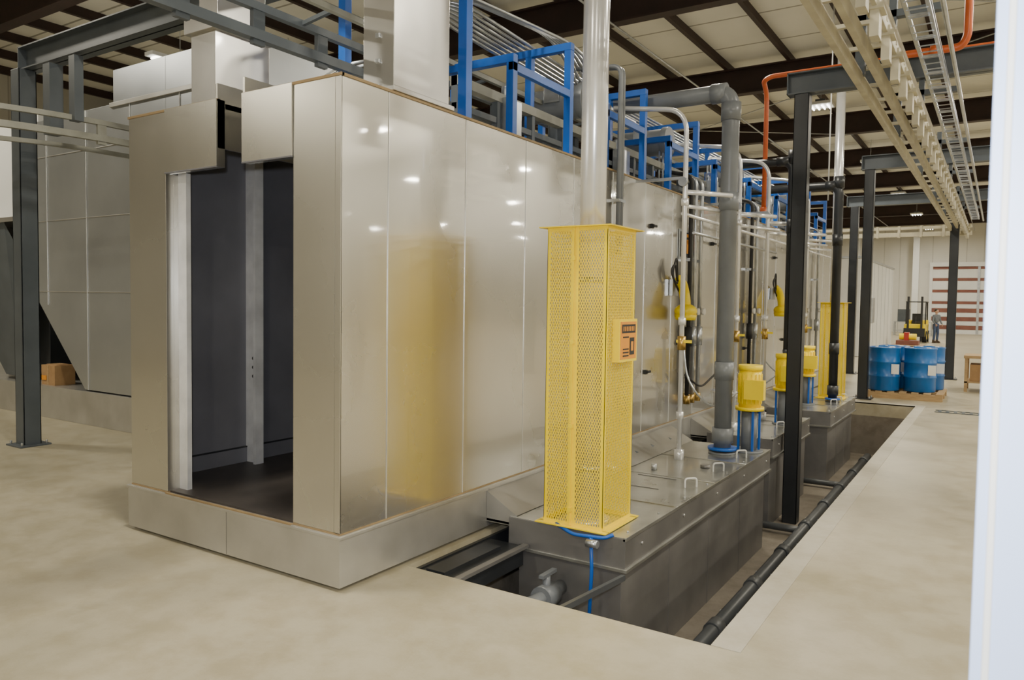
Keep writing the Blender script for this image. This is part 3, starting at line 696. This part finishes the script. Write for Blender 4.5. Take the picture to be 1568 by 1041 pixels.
# ------------------------------------------------------------ person
def person(x,y,rot):
    root=empty('person',(x,y,0)); root.rotation_euler=(0,0,rot)
    skin=mat('skin',(.55,.33,.23),rough=.5); shirt=mat('work_shirt',(.16,.18,.2),(.12,.13,.15),rough=.8,scale=9); jean=mat('jeans',(.06,.09,.17),(.04,.06,.12),rough=.85,scale=9)
    hair=mat('hair',(.05,.035,.02),rough=.7); boot=mat('boots',(.08,.05,.03),rough=.7)
    def sk(name,verts,edges,rad,mt,rootv=0,lvl=2):
        me=bpy.data.meshes.new(name); me.from_pydata([Vector(v) for v in verts],edges,[]); me.materials.append(mt)
        o=bpy.data.objects.new(name,me); COL.objects.link(o); o.parent=root
        md=o.modifiers.new('skin','SKIN'); md.use_smooth_shade=True
        sv=me.skin_vertices[0].data
        for i,r in enumerate(rad): sv[i].radius=(r,r) if not isinstance(r,tuple) else r; sv[i].use_root=(i==rootv)
        s=o.modifiers.new('sub','SUBSURF'); s.levels=lvl; s.render_levels=lvl
        return o
    sk('trousers',[(0,0,.98),(-.09,0,.9),(-.11,-.02,.5),(-.12,.02,.1),(.09,0,.9),(.11,-.02,.5),(.12,.02,.1),(0,0,1.05)],
       [(0,1),(1,2),(2,3),(0,4),(4,5),(5,6),(0,7)],[(.15,.11),.095,.07,.055,.095,.07,.055,(.15,.11)],jean)
    sk('shirt',[(0,0,1.02),(0,-.01,1.2),(0,-.02,1.38),(0,-.01,1.47),(-.18,-.01,1.42),(-.25,-.02,1.15),(-.22,-.16,.98),(.18,-.01,1.42),(.25,-.02,1.15),(.22,-.16,.98)],
       [(0,1),(1,2),(2,3),(2,4),(4,5),(5,6),(2,7),(7,8),(8,9)],[(.155,.115),(.15,.11),(.16,.11),.07,.07,.052,.042,.07,.052,.042],shirt)
    h=MB(); h.sphere((0,-.015,1.64),.1,skin,20,(.78,1.0,1.18)); h.cyl((0,0,1.46),(0,-.005,1.57),.055,skin,14)
    h.sphere((0,-.118,1.63),.018,skin,8,(.8,1.2,1.3)); h.sphere((-.08,0,1.635),.025,skin,8,(.4,.8,1.2)); h.sphere((.08,0,1.635),.025,skin,8,(.4,.8,1.2))
    for sx in (-1,1): h.sphere((sx*.03,-.10,1.655),.011,RUBBER,8)
    h.box(-.022,.022,-.112,-.1,1.585,1.591,RUST)
    h.sphere((0,.008,1.675),.103,hair,20,(.82,1.02,1.0)); h.obj('head',parent=root)
    for sx in (-1,1):
        g=MB(); px,py,pz=sx*.215,-.19,.95; g.sphere((px,py,pz),.035,skin,12,(.5,.9,1.1))
        for k in range(4): g.tube([(px,py-.02+.016*k-.01,pz-.02),(px,py-.035+.016*k,pz-.06-.005*(k%2)),(px-sx*.015,py-.03+.016*k,pz-.085)],.0085,skin,8,.01)
        g.tube([(px-sx*.01,py-.03,pz+.01),(px-sx*.03,py-.055,pz-.02),(px-sx*.03,py-.06,pz-.045)],.009,skin,8,.01); g.obj('hand',parent=root)
        f=MB(); f.sphere((sx*.12,-.04,.055),.06,boot,14,(.8,2.2,.9)); f.box(sx*.12-.048,sx*.12+.048,-.16,.09,0,.03,boot); f.cyl((sx*.12,.02,.04),(sx*.12,.02,.16),.062,boot,14); f.obj('boot',parent=root,bevel=.008)
person(-2.75,45.0,.9)

# ------------------------------------------------------------ lights
def highbay(x,y,z,power,col=(1,.93,.77),s=.5,sy=None,name='high_bay_light'):
    sy=sy or s
    root=empty(name,(x,y,z)); b=MB()
    b.box(-s/2-.05,s/2+.05,-sy/2-.05,sy/2+.05,.03,.1,WHITE); b.box(-.12,.12,-.1,.1,.1,.2,GREYS)
    for k in (-.36,-.12,.12,.36): b.cyl((k*s/ .9,-sy/2+.04,.0),(k*s/.9,sy/2-.04,.0),.02,LENS,8)
    b.cyl((0,0,.2),(0,0,ZC-z-.25),.008,COND,6); b.obj('housing',parent=root)
    ld=bpy.data.lights.new('lamp','AREA'); ld.energy=power; ld.color=col; ld.shape='RECTANGLE'; ld.size=s; ld.size_y=sy
    lo=bpy.data.objects.new('lamp',ld); COL.objects.link(lo); lo.parent=root; lo.location=(0,0,-.03)
for x in (-14,-4.1,2.6,9,14.5,20,26,32):
    if x<0: yl=(-5,3,12,21,30,39,48,57)
    elif x<5: yl=(-5,3,9.5,15,22,30,40,52)
    else: yl=(-3,8,17,25,33,42,52)
    for y in yl:
        highbay(x,y,7.0,270 if y<40 else 340)
highbay(-13.6,9.0,6.35,60,s=.16,sy=1.2,name='strip_light')
# camera flash
ld=bpy.data.lights.new('camera_flash','AREA'); ld.energy=100; ld.size=.12; ld.shape='DISK'; ld.color=(.93,.96,1)
lo=bpy.data.objects.new('camera_flash',ld); COL.objects.link(lo)
M2=Matrix((r0,u0,-fwd)).transposed().to_4x4(); M2.translation=Vector((-.05,-.05,H+.2)); lo.matrix_world=M2
w=bpy.data.worlds.new('world'); scene.world=w; w.use_nodes=True
w.node_tree.nodes['Background'].inputs[0].default_value=(.8,.85,.9,1); w.node_tree.nodes['Background'].inputs[1].default_value=.5
